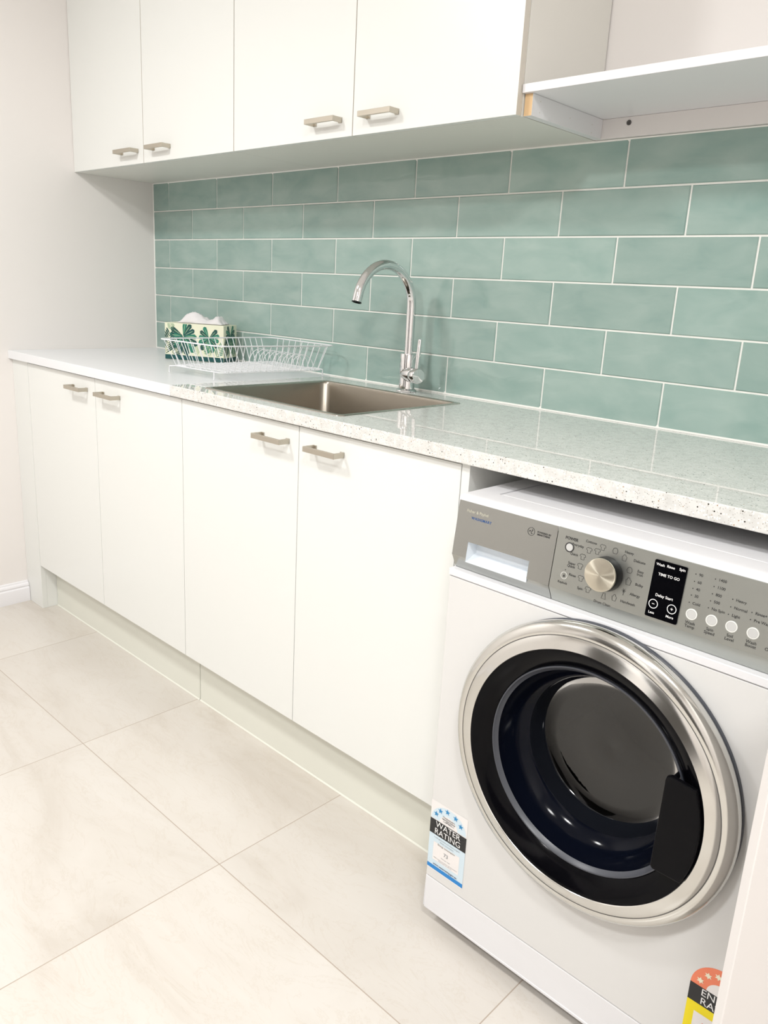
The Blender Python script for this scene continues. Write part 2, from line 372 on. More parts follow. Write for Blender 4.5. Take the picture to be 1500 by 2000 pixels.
# ------------------------------------------------------------------ worktops
XS = 1.022
def worktops():
    z0, z1 = ZC - TC, ZC
    b = B(); b.box((.0004, YC, z0), (XS, -.0002, z1))
    tag(b.build('laminate_worktop', m_lam, bevel=.0012), 'plain white worktop section at the left, joining the speckled stone', 'worktop')
    # stone with sink cut-out
    xa, xb, ya, yb = XS + .0003, 3.3, YC, -.0002
    hx0, hx1, hy0, hy1 = 1.112, 1.604, -.525, -.120
    b = B(); xs = [xa, hx0, hx1, xb]; ys = [ya, hy0, hy1, yb]
    V = {}
    for zi, z in enumerate((z0, z1)):
        for i, x in enumerate(xs):
            for j, y in enumerate(ys): V[i, j, zi] = b.bm.verts.new((x, y, z))
    for i in range(3):
        for j in range(3):
            if (i, j) == (1, 1): continue
            b.bm.faces.new((V[i,j,1], V[i+1,j,1], V[i+1,j+1,1], V[i,j+1,1])); b.bm.faces.new((V[i,j,0], V[i,j+1,0], V[i+1,j+1,0], V[i+1,j,0]))
    for i in range(3):
        b.bm.faces.new((V[i,0,0], V[i+1,0,0], V[i+1,0,1], V[i,0,1])); b.bm.faces.new((V[i,3,0], V[i,3,1], V[i+1,3,1], V[i+1,3,0]))
        b.bm.faces.new((V[0,i,0], V[0,i,1], V[0,i+1,1], V[0,i+1,0])); b.bm.faces.new((V[3,i,0], V[3,i+1,0], V[3,i+1,1], V[3,i,1]))
    for a, c in (((1,1),(2,1)), ((2,1),(2,2)), ((2,2),(1,2)), ((1,2),(1,1))):
        b.bm.faces.new((V[(*a,0)], V[(*a,1)], V[(*c,1)], V[(*c,0)]))
    tag(b.build('stone_worktop', m_stone, bevel=.0018), 'polished white speckled stone worktop holding the sink and running over the washing machine', 'worktop')
worktops()

# ------------------------------------------------------------------ sink
def sink():
    t = empty('sink', (1.36, -.322, ZC), 0, 'rectangular stainless steel sink set into the speckled worktop', 'sink')
    x0, y0, x1, y1 = 1.104 - 1.36, -.534 + .322, 1.613 - 1.36, -.112 + .322
    def ring(ins, z, r, dz=0): return [(x, y, z) for x, y in rrect(x0 + ins, y0 + ins, x1 - ins, y1 - ins, r, 8)]
    B().loft([ring(0, .0002, .014), ring(.0008, .0018, .014), ring(.007, .0024, .012), ring(.011, .0018, .014), ring(.0125, -.0015, .016)]).build('rim', m_steelrim, t, True, angle=60)
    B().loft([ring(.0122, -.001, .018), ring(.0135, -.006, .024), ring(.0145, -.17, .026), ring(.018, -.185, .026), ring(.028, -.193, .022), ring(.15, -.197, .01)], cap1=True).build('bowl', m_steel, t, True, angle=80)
    B().lathe([(.045, 0), (.045, .003), (.038, .004), (.036, .001), (0, .001)], (0, 0, -.1968), (0, 0, 1), 32).build('drain', m_chrome, t, True)
    return t
sink()

# ------------------------------------------------------------------ tap
def tap():
    t = empty('mixer_tap', (1.379, -.064, ZC + .0003), 0, 'chrome gooseneck mixer tap standing behind the sink', 'tap')
    B().lathe([(0, 0), (.0275, 0), (.0285, .0015), (.0275, .004), (.024, .0055), (.0215, .008), (.0205, .030), (.0195, .048)], (0, 0, 0), (0, 0, 1), 40).build('base', m_chrome, t, True)
    B().lathe([(.0195, .046), (.0213, .049), (.0218, .055), (.0218, .098), (.0208, .101), (.0135, .1015), (.0135, .100)], (0, 0, 0), (0, 0, 1), 40).build('body', m_chrome, t, True)
    R = .102; zc_ = .224; pts = [(.003, -.002, .098), (.003, -.002, .15)]
    pts += [(.003, -.002 - R + R * math.cos(a), zc_ + R * math.sin(a)) for a in [math.radians(k) for k in range(0, 169, 7)]]
    e = Vector(pts[-1]); d = (e - Vector(pts[-2])).normalized(); pts += [tuple(e + d * .006), tuple(e + d * .014)]
    B().tube(pts, .0123, 24, caps=False).build('spout', m_chrome, t, True)
    e = Vector(pts[-1]); B().lathe([(.0123, -.001), (.0125, .0), (.0123, .0012), (.0095, .0012), (.009, -.006), (0, -.006)], e, d, 24).build('nozzle', m_blackm, t, True, label='dark outlet of the spout')
    # lever housing, lying to the right, with an upright pin lever
    ax = Vector((.955, -.30, 0)).normalized(); o = Vector((.0, -.002, .047))
    B().lathe([(0, -.004), (.0190, -.004), (.0200, 0), (.0205, .036), (.0198, .0372), (.0205, .0385), (.0205, .0600), (.0185, .0625), (0, .0630)], o, ax, 40).build('lever_housing', m_chrome, t, True)
    B().lathe([(.0056, 0), (.0054, .079), (.0046, .0805), (0, .0808)], o + ax * .050 + Vector((0, 0, .016)), (.06, .02, 1), 16, caps=(True, False)).build('lever', m_chrome, t, True)
tap()

# ------------------------------------------------------------------ wall cabinets and shelf
def wall_cab(xa, xm, xb, label, hx):
    t = empty('wall_cabinet', (xa, 0, ZU), 0, label, 'cabinet', 'off-white wall cabinets over the tiles')
    X = lambda v: v - xa; H = .735; yf = YU + .0185
    b = B(); b.box((.0004, yf, 0), (.0164, -.0005, H)); b.box((X(xb) - .0164, yf, 0), (X(xb) - .0004, -.0005, H))
    b.box((.0164, yf, 0.0), (X(xb) - .0164, -.0005, .016)); b.box((.0164, yf, H - .016), (X(xb) - .0164, -.0005, H)); b.box((.0164, -.008, .016), (X(xb) - .0164, -.0005, H - .016))
    b.build('carcass', m_carc, t)
    for (a, c), (h0, h1) in zip(((xa, xm), (xm, xb)), hx):
        d = B().box((X(a) + .0011, YU, .0002), (X(c) - .0011, YU + .0175, H)).build('door', [m_cab, m_edge], t, bevel=.0006)
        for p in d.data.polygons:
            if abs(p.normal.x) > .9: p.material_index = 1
        handle(d, X(h0), X(h1), 1.5603 - ZU, YU)
wall_cab(.0, .462, .926, 'off-white two-door wall cabinet in the left corner', ((.3275, .4327), (.5165, .6150)))
wall_cab(.9262, 1.385, 1.841, 'off-white two-door wall cabinet on the right, next to the open shelf', ((1.249, 1.3496), (1.4302, 1.5300)))
def shelf():
    t = empty('open_shelf', (1.842, 0, ZU), 0, 'white open wall shelf with a screwed rail, right of the wall cabinets', 'shelf')
    Z = 1.5635 - ZU
    B().box((0, -.300, Z), (1.40, -.0005, Z + .0155)).build('shelf_board', m_trim, t, bevel=.0006)
    c = B().box((.0006, -.290, .0005), (.0185, -.0175, Z - .0003)).build('side_cleat', [m_trim, m_wood], t, bevel=.0004)
    for p in c.data.polygons:
        if p.normal.y < -.9: p.material_index = 1
    c['label'] = 'side cleat with a raw timber front end'
    for y, z in ((-.262, .030), (-.262, .010), (-.150, .020), (-.060, .023), (-.060, .007)): B().lathe([(.0013, 0), (0, .00025)], (.0185, y, z), (1, 0, 0), 10).build('nail_hole', m_edge, c)
    r = B().box((.0006, -.0172, .0005), (1.40, -.0005, Z - .0003)).build('back_rail', m_panel, t, bevel=.0004)
    B().lathe([(0, .0), (.0022, .0004), (.0030, .0014), (.0052, .0016), (.0052, 0)], (1.923 - 1.842, -.0172, 1.5515 - ZU), (0, -1, 0), 20).build('screw', m_seam, r, True, label='dark screw head')
shelf()

# ------------------------------------------------------------------ dish rack
def rack():
    t = empty('dish_rack', (.87, -.21, ZC + .0004), 0, 'white wire dish rack on the worktop left of the sink', 'dish rack')
    O = Vector((.87, -.21, 0))
    def cpath(q, r, z, n=5):
        q = [Vector((*p, 0)) - O for p in q]; out = []
        for i, c in enumerate(q):
            a = (q[i - 1] - c).normalized(); b_ = (q[(i + 1) % 4] - c).normalized(); p0, p1 = c + a * r, c + b_ * r
            for k in range(n + 1):
                s = k / n; out.append((1 - s) ** 2 * p0 + 2 * s * (1 - s) * c + s * s * p1)
        return [Vector((v.x, v.y, z)) for v in out]
    rim = [(.752, -.452), (1.034, -.436), (1.080, -.050), (.749, -.034)]
    base = [(.787, -.424), (1.010, -.412), (1.045, -.072), (.785, -.058)]
    ZR, ZB = .096, .022
    b = B(); b.tube(cpath(rim, .035, ZR), .0020, 8, closed=True); b.build('rim_wire', m_wire, t, True)
    b = B(); b.tube(cpath(base, .02, ZB), .0015, 8, closed=True)
    q = [Vector((*p, 0)) - O for p in base]; L_ = lambda a, c, s: a + (c - a) * s
    for k in range(1, 22):
        s = k / 22; p0, p1 = L_(q[0], q[3], s), L_(q[1], q[2], s)
        b.tube([(p0.x, p0.y, ZB + .0022), (p1.x, p1.y, ZB + .0022)], .0010, 6)
    for s in (.22, .5, .78):
        p0, p1 = L_(q[0], q[1], s), L_(q[3], q[2], s); b.tube([(p0.x, p0.y, ZB - .0005), (p1.x, p1.y, ZB - .0005)], .0015, 6)
    b.build('base_grid', m_wire, t, True)
    r = [Vector((*p, 0)) - O for p in rim]; b = B()
    for i, n in ((0, 9), (1, 16), (2, 9), (3, 16)):
        for k in range(n):
            s = (k + .5) / n; s = .07 + .86 * s
            a = L_(q[i], q[(i + 1) % 4], (k + .5) / n * .94 + .03); c = L_(r[i], r[(i + 1) % 4], s)
            b.tube([(a.x, a.y, ZB), (c.x, c.y, ZR)], .00105, 6)
    b.build('side_wires', m_wire, t, True)
    for k in range(10):
        x = .800 + k * .0225 - O.x; yc_ = -.115 - O.y; R = .038
        pts = [(x + .006 * math.cos(math.radians(a)), yc_ + R * math.cos(math.radians(a)), ZB + .003 + .040 * math.sin(math.radians(a))) for a in range(0, 181, 12)]
        B().tube(pts, .0011, 6).build('plate_hoop', m_wire, t, True)
    for fx, fy, dx in ((.782, -.432, .05), (.985, -.418, -.05), (1.015, -.044, -.05), (.770, -.042, .05)):
        x, y = fx - O.x, fy - O.y; yy = y + (.03 if fy < -.2 else -.015)
        B().tube([(x + dx, yy, ZB), (x + dx * .5, (y + yy) / 2, ZB + .001), (x, y, ZB - .002), (x, y, .005), (x, y, .0015)], [.0015, .0015, .0016, .0022, .0022], 8).build('foot', m_wire, t, True)
rack()

# ------------------------------------------------------------------ tissue box
def tissue_box():
    th = math.radians(30); Lx, Wy, H = .215, .105, .122
    d = Vector((math.cos(th), math.sin(th), 0)); o = Vector((.601, -.114, ZC + .0004)) - d * Lx
    t = empty('tissue_box', o, th, 'cream tissue box printed with green monstera and palm leaves', 'tissue box')
    b = B(); s = rrect(.045, .034, Lx - .045, Wy - .034, .018, 6)
    b.box((0, 0, 0), (Lx, Wy, H)); b.build('carton', m_cream, t, bevel=.0015)
    # prints: slender leaves as thin shapes on the faces
    F = {'front': (lambda u, v, e: (u, -.0003 - e, v)), 'side': (lambda u, v, e: (Lx + .0003 + e, u, v))}
    bufs = {k: B() for k in ('teal', 'dark', 'mid', 'pale', 'cream')}
    def shape(buf, face, pts, e=0): bufs[buf].poly([F[face](u, v, e) for u, v in pts])
    def lobe(buf, face, c, a, r0, r1, wd, e):
        ca, sa = math.cos(a), math.sin(a); pts = []
        for s_, w_ in ((0, .25), (.35, .8), (.7, 1), (.92, .62), (1, .05)): pts.append((r0 + (r1 - r0) * s_, w_ * wd))
        up = [(c[0] + x * ca - y * sa, c[1] + x * sa + y * ca) for x, y in pts]; dn = [(c[0] + x * ca + y * sa, c[1] + x * sa - y * ca) for x, y in pts[::-1]]
        lim = Lx if face == 'front' else Wy
        shape(buf, face, [(min(max(u, .001), lim - .001), min(max(v, .002), H - .002)) for u, v in up + dn], e)
    def monstera(face, c, R, tilt, cols, n=13, start=-158, stop=158):
        lim = Lx if face == 'front' else Wy
        for k in range(n):
            a0, a1 = start + (stop - start) * k / n, start + (stop - start) * (k + 1) / n; gp = (a1 - a0) * .10; q = []
            for a, f in ((a0, .04), (a0, .60), (a0 + gp, .90), ((a0 + a1) / 2 - gp, 1.0), ((a0 + a1) / 2 + gp, 1.0), (a1 - gp, .90), (a1, .60), (a1, .04)):
                rr = R * f * (.70 + .30 * math.cos(math.radians(a)) ** 2 if abs(a) < 90 else .70 - .10 * math.cos(math.radians(a)))
                q.append((c[0] + rr * math.cos(math.radians(a + tilt)), c[1] + rr * math.sin(math.radians(a + tilt))))
            shape(cols[k % len(cols)], face, [(min(max(u, .001), lim - .001), min(max(v, .002), H - .002)) for u, v in q], .0001)
            am = (a0 + a1) / 2 + tilt; rr = R * .62
            lobe('pale', face, c, math.radians(am), rr * .25, rr, R * .018, .0002)
    def palm(face, c, R, tilt, col, n=8):
        for k in range(n):
            for sd in (-1, 1):
                q = (c[0] + math.cos(tilt) * R * k / n, c[1] + math.sin(tilt) * R * k / n)
                lobe(col, face, q, tilt + sd * .75, 0, R * .55 * (1 - .5 * k / n), R * .035, .0001 + .00001 * k)
    shape('teal', 'front', [(0.0008, .001), (Lx - .0008, .001), (Lx - .0008, .0165), (.0008, .0165)], .00005)
    shape('teal', 'side', [(0.0008, .001), (Wy - .0008, .001), (Wy - .0008, .0150), (.0008, .0150)], .00005)
    monstera('front', (.068, .080), .066, -65, ['dark', 'mid', 'dark', 'mid', 'teal'], 12)
    monstera('front', (.162, .078), .052, -100, ['mid', 'dark', 'mid'], 11)
    palm('front', (.004, .020), .075, 1.35, 'dark', 9); palm('front', (.028, .022), .055, .55, 'dark', 8)
    palm('front', (.030, .098), .036, 2.0, 'pale', 7); palm('front', (.165, .020), .042, 2.0, 'pale', 6); palm('front', (.190, .020), .045, 1.1, 'mid', 6); palm('front', (.118, .020), .03, 1.7, 'pale', 5)
    monstera('side', (.052, .088), .050, -90, ['dark', 'mid', 'teal'], 11)
    palm('side', (.012, .018), .062, 1.3, 'dark', 8); palm('side', (.080, .018), .06, 1.6, 'mid', 8); palm('side', (.04, .02), .05, 1.2, 'pale', 7)
    mm = {'teal': m_teal, 'dark': m_leafd, 'mid': m_leafm, 'pale': m_leafp, 'cream': m_cream}
    big = B(); order = ['teal', 'dark', 'mid', 'pale']
    for i, k in enumerate(order):
        for f in bufs[k].bm.faces:
            g = big.bm.faces.new([big.bm.verts.new(v.co) for v in f.verts]); g.material_index = i
    big.build('leaf_print', [mm[k] for k in order], t, norm=False, label='printed green leaves and teal base band')
    # slot and pulled tissue
    B().loft([[(x, y, H + .0004) for x, y in rrect(.035, .030, Lx - .030, Wy - .030, .018)]], cap0=True).build('slot', m_seam, t, norm=False)
    b = B(); nu, nv = 34, 16; G = []
    for i in range(nu + 1):
        row = []
        for j in range(nv + 1):
            u, v = i / nu, j / nv
            hump = math.sin(math.pi * v) ** .8 * (.030 * math.exp(-((u - .30) / .24) ** 2) + .022 * math.exp(-((u - .86) / .13) ** 2) + .006) * min(1, u * 9, (1 - u) * 9)
            n_ = noise.noise(Vector((u * 6, v * 4, 1.3))) * .005 * math.sin(math.pi * v) + noise.noise(Vector((u * 15, v * 9, 4))) * .006 * math.sin(math.pi * v)
            row.append(b.bm.verts.new((.034 + u * .165, .022 + v * .066 + noise.noise(Vector((u * 5, v * 5, 9))) * .006, H + .0012 + hump + max(-hump * .5, n_))))
        G.append(row)
    for i in range(nu):
        for j in range(nv): b.bm.faces.new((G[i][j], G[i+1][j], G[i+1][j+1], G[i][j+1]))
    o = b.build('tissue', m_tissue, t, True, angle=None); md = o.modifiers.new('solid', 'SOLIDIFY'); md.thickness = .0008; md.offset = 1
tissue_box()

# ------------------------------------------------------------------ lettering
def text_into(b, s, size, org, X, Y, mi=0, align='LEFT', bold=0, space=1.0, lines=1.0):
    cu = bpy.data.curves.new('t', 'FONT'); cu.body = s; cu.size = size; cu.align_x = align; cu.align_y = 'CENTER'; cu.offset = bold * size; cu.space_character = space; cu.space_line = lines
    cu.resolution_u = 3
    o = bpy.data.objects.new('t', cu); COL.objects.link(o)
    dg = bpy.context.evaluated_depsgraph_get(); me = bpy.data.meshes.new_from_object(o.evaluated_get(dg))
    X, Y = Vector(X), Vector(Y); org = Vector(org)
    vs = [b.bm.verts.new(org + X * v.co.x + Y * v.co.y) for v in me.vertices]
    for p in me.polygons:
        try: f = b.bm.faces.new([vs[i] for i in p.vertices]); f.material_index = mi
        except ValueError: pass
    bpy.data.objects.remove(o); bpy.data.curves.remove(cu); bpy.data.meshes.remove(me)
def stroke(b, pts, wd, Fm, mi=0, closed=False):
    """flat ribbon along 2d pts mapped by Fm"""
    pts = [Vector(p) for p in pts]; n = len(pts); Lp, Rp = [], []
    for i in range(n):
        a = pts[i - 1] if (i or closed) else pts[i]; c = pts[(i + 1) % n] if (i < n - 1 or closed) else pts[i]
        t = (c - a).normalized(); nn = Vector((-t.y, t.x)) * wd / 2; Lp.append(pts[i] + nn); Rp.append(pts[i] - nn)
    for i in range(n if closed else n - 1):
        j = (i + 1) % n; f = b.bm.faces.new([b.bm.verts.new(Fm(*p)) for p in (Lp[i], Rp[i], Rp[j], Lp[j])]); f.material_index = mi
def circ(cx, cy, r, n=24): return [(cx + r * math.cos(k * math.tau / n), cy + r * math.sin(k * math.tau / n)) for k in range(n)]
def star(cx, cy, r, n=5, inner=.42): return [(cx + (r if k % 2 == 0 else r * inner) * math.sin(k * math.pi / n), cy + (r if k % 2 == 0 else r * inner) * math.cos(k * math.pi / n)) for k in range(2 * n)]

# ------------------------------------------------------------------ washing machine
def washer():
    W, D = .600, .600
    t = empty('washing_machine', (2.0363, -.666, 0), -.0079, 'white front-loading washing machine with a silver control panel, under the worktop', 'washing machine')
    CX, CZ, RH = .300, .4936, .206
    z0, z1, zt = .107, .7165, .858
    # cabinet: sides, top, back, bottom, and a front skin with a round opening
    b = B(); th = .003
    b.box((0, .0155, .034), (th, D, .842)); b.box((W - th, .0155, .034), (W, D, .842)); b.box((th, D - th, .034), (W - th, D, .842)); b.box((th, .02, .034), (W - th, D - th, .037))
    b.build('side_panels', m_white, t)
    n = 96; b = B(); outer, inner, inner2 = [], [], []
    for k in range(n):
        a = math.tau * k / n; c, s_ = math.cos(a), math.sin(a)
        x0_, x1_, y0_, y1_ = -CX, W - CX, z0 - CZ, z1 - CZ
        tx = (x1_ / c if c > 0 else x0_ / c) if abs(c) > 1e-9 else 9; ty = (y1_ / s_ if s_ > 0 else y0_ / s_) if abs(s_) > 1e-9 else 9
        r = min(tx, ty); outer.append([CX + c * r, 0, CZ + s_ * r]); inner.append((CX + c * RH, 0, CZ + s_ * RH)); inner2.append((CX + c * RH, .03, CZ + s_ * RH))
    for cxn, czn in ((0, z0), (W, z0), (0, z1), (W, z1)):
        m_ = min(outer, key=lambda p: (p[0] - cxn) ** 2 + (p[2] - czn) ** 2); m_[0], m_[2] = cxn, czn
    bk = [(p[0], .0155, p[2]) for p in outer]
    b.loft([bk, [(min(max(p[0], .0) , W), .003, p[2]) for p in outer], [(min(max(p[0], .003), W - .003), 0, min(max(p[2], z0 + .0015), z1 - .0015)) for p in outer], inner, inner2])
    b.build('front_panel', m_whitedim, t, True, angle=30)
    # plinth with the service flap, rounded lower left end
    b = B(); b.box((.0, .0012, .036), (W, .0155, z0 - .0016)); b.box((.0, .0012, .030), (W, .0150, .036))
    b.build('plinth', m_white, t, bevel=.002)
    B().box((.004, .004, .100), (W - .004, .02, z0 + .002)).build('plinth_gap', m_seam, t)
    for fx in (.05, W - .05):
        for fy in (.06, D - .06): B().lathe([(0, 0), (.02, 0), (.02, .008), (.010, .010), (.010, .035)], (fx, fy, 0), (0, 0, 1), 20).build('foot', m_rubber, t, True)
    # top: rounded front nose and recessed lid
    prof = [(.0135, .8505), (.0145, .8535), (.0175, .8562), (.023, .8578), (.032, .8582), (.070, .8582), (.070, .842), (.0135, .842)]
    b = B(); b.loft([[(0.0, y, z) for y, z in prof], [(W, y, z) for y, z in prof]], True, True, True)
    b.box((0, .070, .842), (.040, D, .8582)); b.box((W - .04, .070, .842), (W, D, .8582))
    b.build('top_frame', m_white, t, True, angle=35)
    B().box((.0425, .0725, .842), (W - .0425, D, .8578)).build('lid', m_white, t, bevel=.0015)
    # white trim under the console
    B().box((.0, -.0006, z1 + .001), (W, .02, .7300)).build('console_trim', m_white, t, bevel=.0012)

    # console frame: plane leaning back; c = height up the slope
    Y0, Z0, sl = .0012, .7555, .118
    up = Vector((0, math.sin(sl), math.cos(sl)))
    lo_z = .7303
    def C(s, z, e=0):                       # point on the console face at height z
        c = (z - Z0) / math.cos(sl); return Vector((s, Y0, Z0)) + up * c + Vector((0, -math.cos(sl), math.sin(sl))) * e
    H1 = .8495
    def fix(s, z):                          # layout coordinates taken on the upright front plane
        k = .0151 * (z - .73) / .123 / 1.019; return s - (.782 - s) * k, z - (1.183 - z) * k
    def panel(name, sa, sb, m, hole=None):
        b = B(); up_z = H1
        lowprof = [(.0190, lo_z - .0), (.0145, lo_z), (.0130, lo_z + .0015), (.0112, lo_z + .006), (.0034, Z0 - .004), (Y0, Z0)]
        low = [[(s, y, z) for y, z in lowprof] for s in (sa, sb)]
        if not hole:
            top = [tuple(C(sa, up_z)), tuple(C(sa, up_z) + Vector((0, .006, .0015)))], [tuple(C(sb, up_z)), tuple(C(sb, up_z) + Vector((0, .006, .0015)))]
            b.loft([low[0] + list(top[0]), low[1] + list(top[1])], closed=False)
        else:
            h0, h1, g0, g1 = hole
            # sloped band split around the recess
            def yz_at(z):
                for (ya, za), (yb, zb) in zip(lowprof[1:], lowprof[2:]):
                    if za <= z <= zb: return ya + (yb - ya) * (z - za) / (zb - za)
                return None
            def pt(s, z):
                y = yz_at(z); return (s, y, z) if y is not None else tuple(C(s, z))
            zs = [z for _, z in lowprof] + [H1]; zs = sorted(set(zs + [g0, g1])); xs = [sa, h0, h1, sb]
            def P2(s, z):
                if z <= lo_z + 1e-9: return (s, .0145, z)
                return pt(s, z)
            for i in range(3):
                for za, zb in zip(zs, zs[1:]):
                    if i == 1 and za >= g0 - 1e-9 and zb <= g1 + 1e-9: continue
                    b.poly([P2(xs[i], za), P2(xs[i + 1], za), P2(xs[i + 1], zb), P2(xs[i], zb)])
        o = b.build(name, m, t)
        md = o.modifiers.new('solid', 'SOLIDIFY'); md.thickness = .0035; md.offset = -1
        return o
    seam = .1945
    B().box((.001, .032, .731), (W - .001, .06, .848)).build('console_body', m_seam, t)
    con = panel('control_panel', seam + .0005, W - .002, m_console)
    g0, g1, h0, h1 = .7488, .7835, .0315, .1535
    drw = panel('detergent_drawer', .0022, seam - .0006, m_drawer, (h0, h1, g0, g1))
    # finger recess: white tray behind the opening
    b = B(); y_f = .004
    fr = [(h0, g0), (h1, g0), (h1, g1), (h0, g1)]
    r0 = [tuple(C(s, z, -.0008)) for s, z in fr]; r1 = [(h0 + .003, .026, g0 + .012), (h1 - .003, .026, g0 + .012), (h1 - .003, .026, g1 - .0025), (h0 + .003, .026, g1 - .0025)]
    bm_in = rrect(0, 0, 1, 1, .12, 4)
    b.loft([r0, r1], cap1=True); b.build('finger_recess', m_tray, drw, norm=True, label='white finger recess of the drawer')

    # dial
    ds, dz = fix(.2885, .8040); dc = C(ds, dz); nrm = Vector((0, -math.cos(sl), math.sin(sl)))
    dl = B().lathe([(.0252, 0), (.0258, .002), (.0250, .018), (.0247, .0195)], dc, nrm, 56).build('dial', m_blackm, t, True, label='dial with a black side')
    # cap about its own origin so that its radial grain is centred
    cp = B().lathe([(.0246, -.0006), (.0248, .0008), (.0240, .0022), (.0225, .0025), (0, .0025)], (0, 0, 0), (0, -1, 0), 64).build('dial_cap', m_dial, dl, True, label='spun silver dial cap')
    cp.location = dc + nrm * .0188; cp.rotation_euler.x = -sl
    # round keys
    def key(s, z, r, name, m1=m_button, m2=m_buttonr, lab=None):
        c = C(*fix(s, z)); k = B().lathe([(r, -.0002), (r, .0006), (r * .92, .0009), (r * .80, .0008), (r * .78, .0002)], c, nrm, 32).build(name, m2, t, True, label=lab)
        B().lathe([(r * .79, .0001), (r * .74, .0007), (0, .0008)], c, nrm, 32).build('key_face', m1, k, True)
    key(.2247, .8272, .0076, 'power_button', m_button, m_ink, 'round power button with a dark rim')
    for s, z in ((.4174, .7839), (.4444, .7842), (.4704, .7845), (.4975, .7847), (.524, .785)): key(s, z, .0078, 'option_button', lab='round translucent option button')
    # display
    b = B(); a0 = fix(.3535, .762); a1 = fix(.4035, .8465)
    b.prism([tuple(C(x, y, .0004)) for x, y in rrect(a0[0], a0[1], a1[0], a1[1], .002, 3)], nrm * .0009)
    dsp = b.build('display', m_black, t, label='black display window')
    E1 = .0016
    # lettering on the display (white)
    Xv, Yv = (1, 0, 0), up
    def put(b, s, z, txt, size, mi=0, al='CENTER', e=.0003, bold=.012, **k): text_into(b, txt, size, C(*fix(s, z), e), Xv, Yv, mi, al, bold, **k)
    b = B()
    put(b, .3662, .8401, 'Wash', .0052, e=E1); put(b, .3808, .8405, 'Rinse', .0052, e=E1); put(b, .3968, .8412, 'Spin', .0052, e=E1)
    put(b, .3800, .8265, 'TIME TO GO', .0054, e=E1); put(b, .3775, .7962, 'Delay Start', .0056, e=E1)
    put(b, .3627, .7690, 'Less', .0050, e=E1); put(b, .3890, .7702, 'More', .0050, e=E1)
    for (s, z), ch in (((.3638, .7821), '-'), ((.3904, .7824), '+')):
        fs, fz = fix(s, z); Fm = lambda x, y: C(x, y, E1)
        stroke(b, circ(fs, fz, .0062, 28), .0010, Fm, closed=True)
        stroke(b, [(fs - .0019, fz), (fs + .0019, fz)], .0008, Fm)
        if ch == '+': stroke(b, [(fs, fz - .0019), (fs, fz + .0019)], .0008, Fm)
    b.build('display_lettering', m_inkw, dsp, norm=False)
    # lettering and icons on the silver panel (dark)
    b = B(); F0 = lambda x, y: C(x, y, .0003)
    put(b, .2270, .8408, 'POWER', .0062, bold=.03)
    words = [('Cottons', .2680, .8440, 'RIGHT', 0), ('Everyday', .2480, .8335, 'RIGHT', 0), ('Quick', .2400, .8185, 'RIGHT', 0), ('Super\nQuick', .2375, .8010, 'RIGHT', 0), ('Rinse', .2405, .7855, 'RIGHT', 0), ('Spin', .2540, .7690, 'RIGHT', 0),
             ('Drum Clean', .2874, .7575, 'CENTER', 0), ('Handwash', .3150, .7705, 'LEFT', 0), ('Allergy', .3275, .7850, 'LEFT', 0), ('Bulky', .3335, .8015, 'LEFT', 0), ('Easy\nIron', .3340, .8190, 'LEFT', 0), ('Delicate', .3265, .8350, 'LEFT', 0), ('Heavy', .3120, .8440, 'LEFT', 0)]
    for wd, s, z, al, _ in words: put(b, s, z, wd, .0054, al=al, lines=.85)
    def shirt(s, z, r=.0042, shorts=False):
        s, z = fix(s, z)
        P_ = [(-.35, 1), (-1, .65), (-1.15, .1), (-.62, .0), (-.62, -1), (.62, -1), (.62, .0), (1.15, .1), (1, .65), (.35, 1), (0, .8)]
        stroke(b, [(s + x * r, z + y * r) for x, y in P_], .0006, F0, closed=True)
    def tub(s, z, r=.0040):
        s, z = fix(s, z); stroke(b, [(s + x * r, z + y * r) for x, y in [(-.9, .5), (-.65, -1), (.65, -1), (.9, .5), (.45, .75), (.3, 1.25), (-.3, 1.25), (-.45, .75)]], .0006, F0, closed=True)
    def bag(s, z, r=.0043):
        s, z = fix(s, z); stroke(b, [(s + x * r, z + y * r) for x, y in [(-.7, .6), (-.95, -.2), (-.6, -1), (.6, -1), (.95, -.2), (.7, .6), (.3, .9), (-.3, .9)]], .0006, F0, closed=True)
    shirt(.2700, .8330); shirt(.2550, .8235) if False else None
    shirt(.2780, .8412); shirt(.2570, .8310); shirt(.2480, .8185); shirt(.2455, .8030); shirt(.2490, .7850); shirt(.2625, .7712)
    bag(.2975, .8415); tub(.3125, .8345); bag(.3225, .8195); tub(.3230, .8020, .0046)
    s, z = fix(.3180, .7850); stroke(b, [(s, z - .005), (s, z + .002)], .0007, F0)
    for a in range(0, 360, 60): stroke(b, [(s, z + .002), (s + .0032 * math.cos(math.radians(a)), z + .002 + .0032 * math.sin(math.radians(a)))], .0007, F0)
    tub(.3050, .7715); s, z = fix(.2885, .7690)
    stroke(b, [(s - .0012, z + .005), (s - .0035, z - .004), (s + .0035, z - .004), (s + .0012, z + .005)], .0006, F0, closed=True)
    # key lock
    s, z = fix(.2207, .7814); put(b, .2193, .7695, 'Keylock', .0050); b.poly([tuple(F0(*p)) for p in [(s - .0014, z - .0022), (s + .0014, z - .0022), (s + .0014, z + .0004), (s - .0014, z + .0004)]]); stroke(b, [(s - .0009, z + .0004), (s - .0008, z + .002), (s + .0008, z + .002), (s + .0009, z + .0004)], .0005, F0)
    b.poly([tuple(F0(*p)) for p in circ(*fix(.2221, .7908), .0008, 10)])
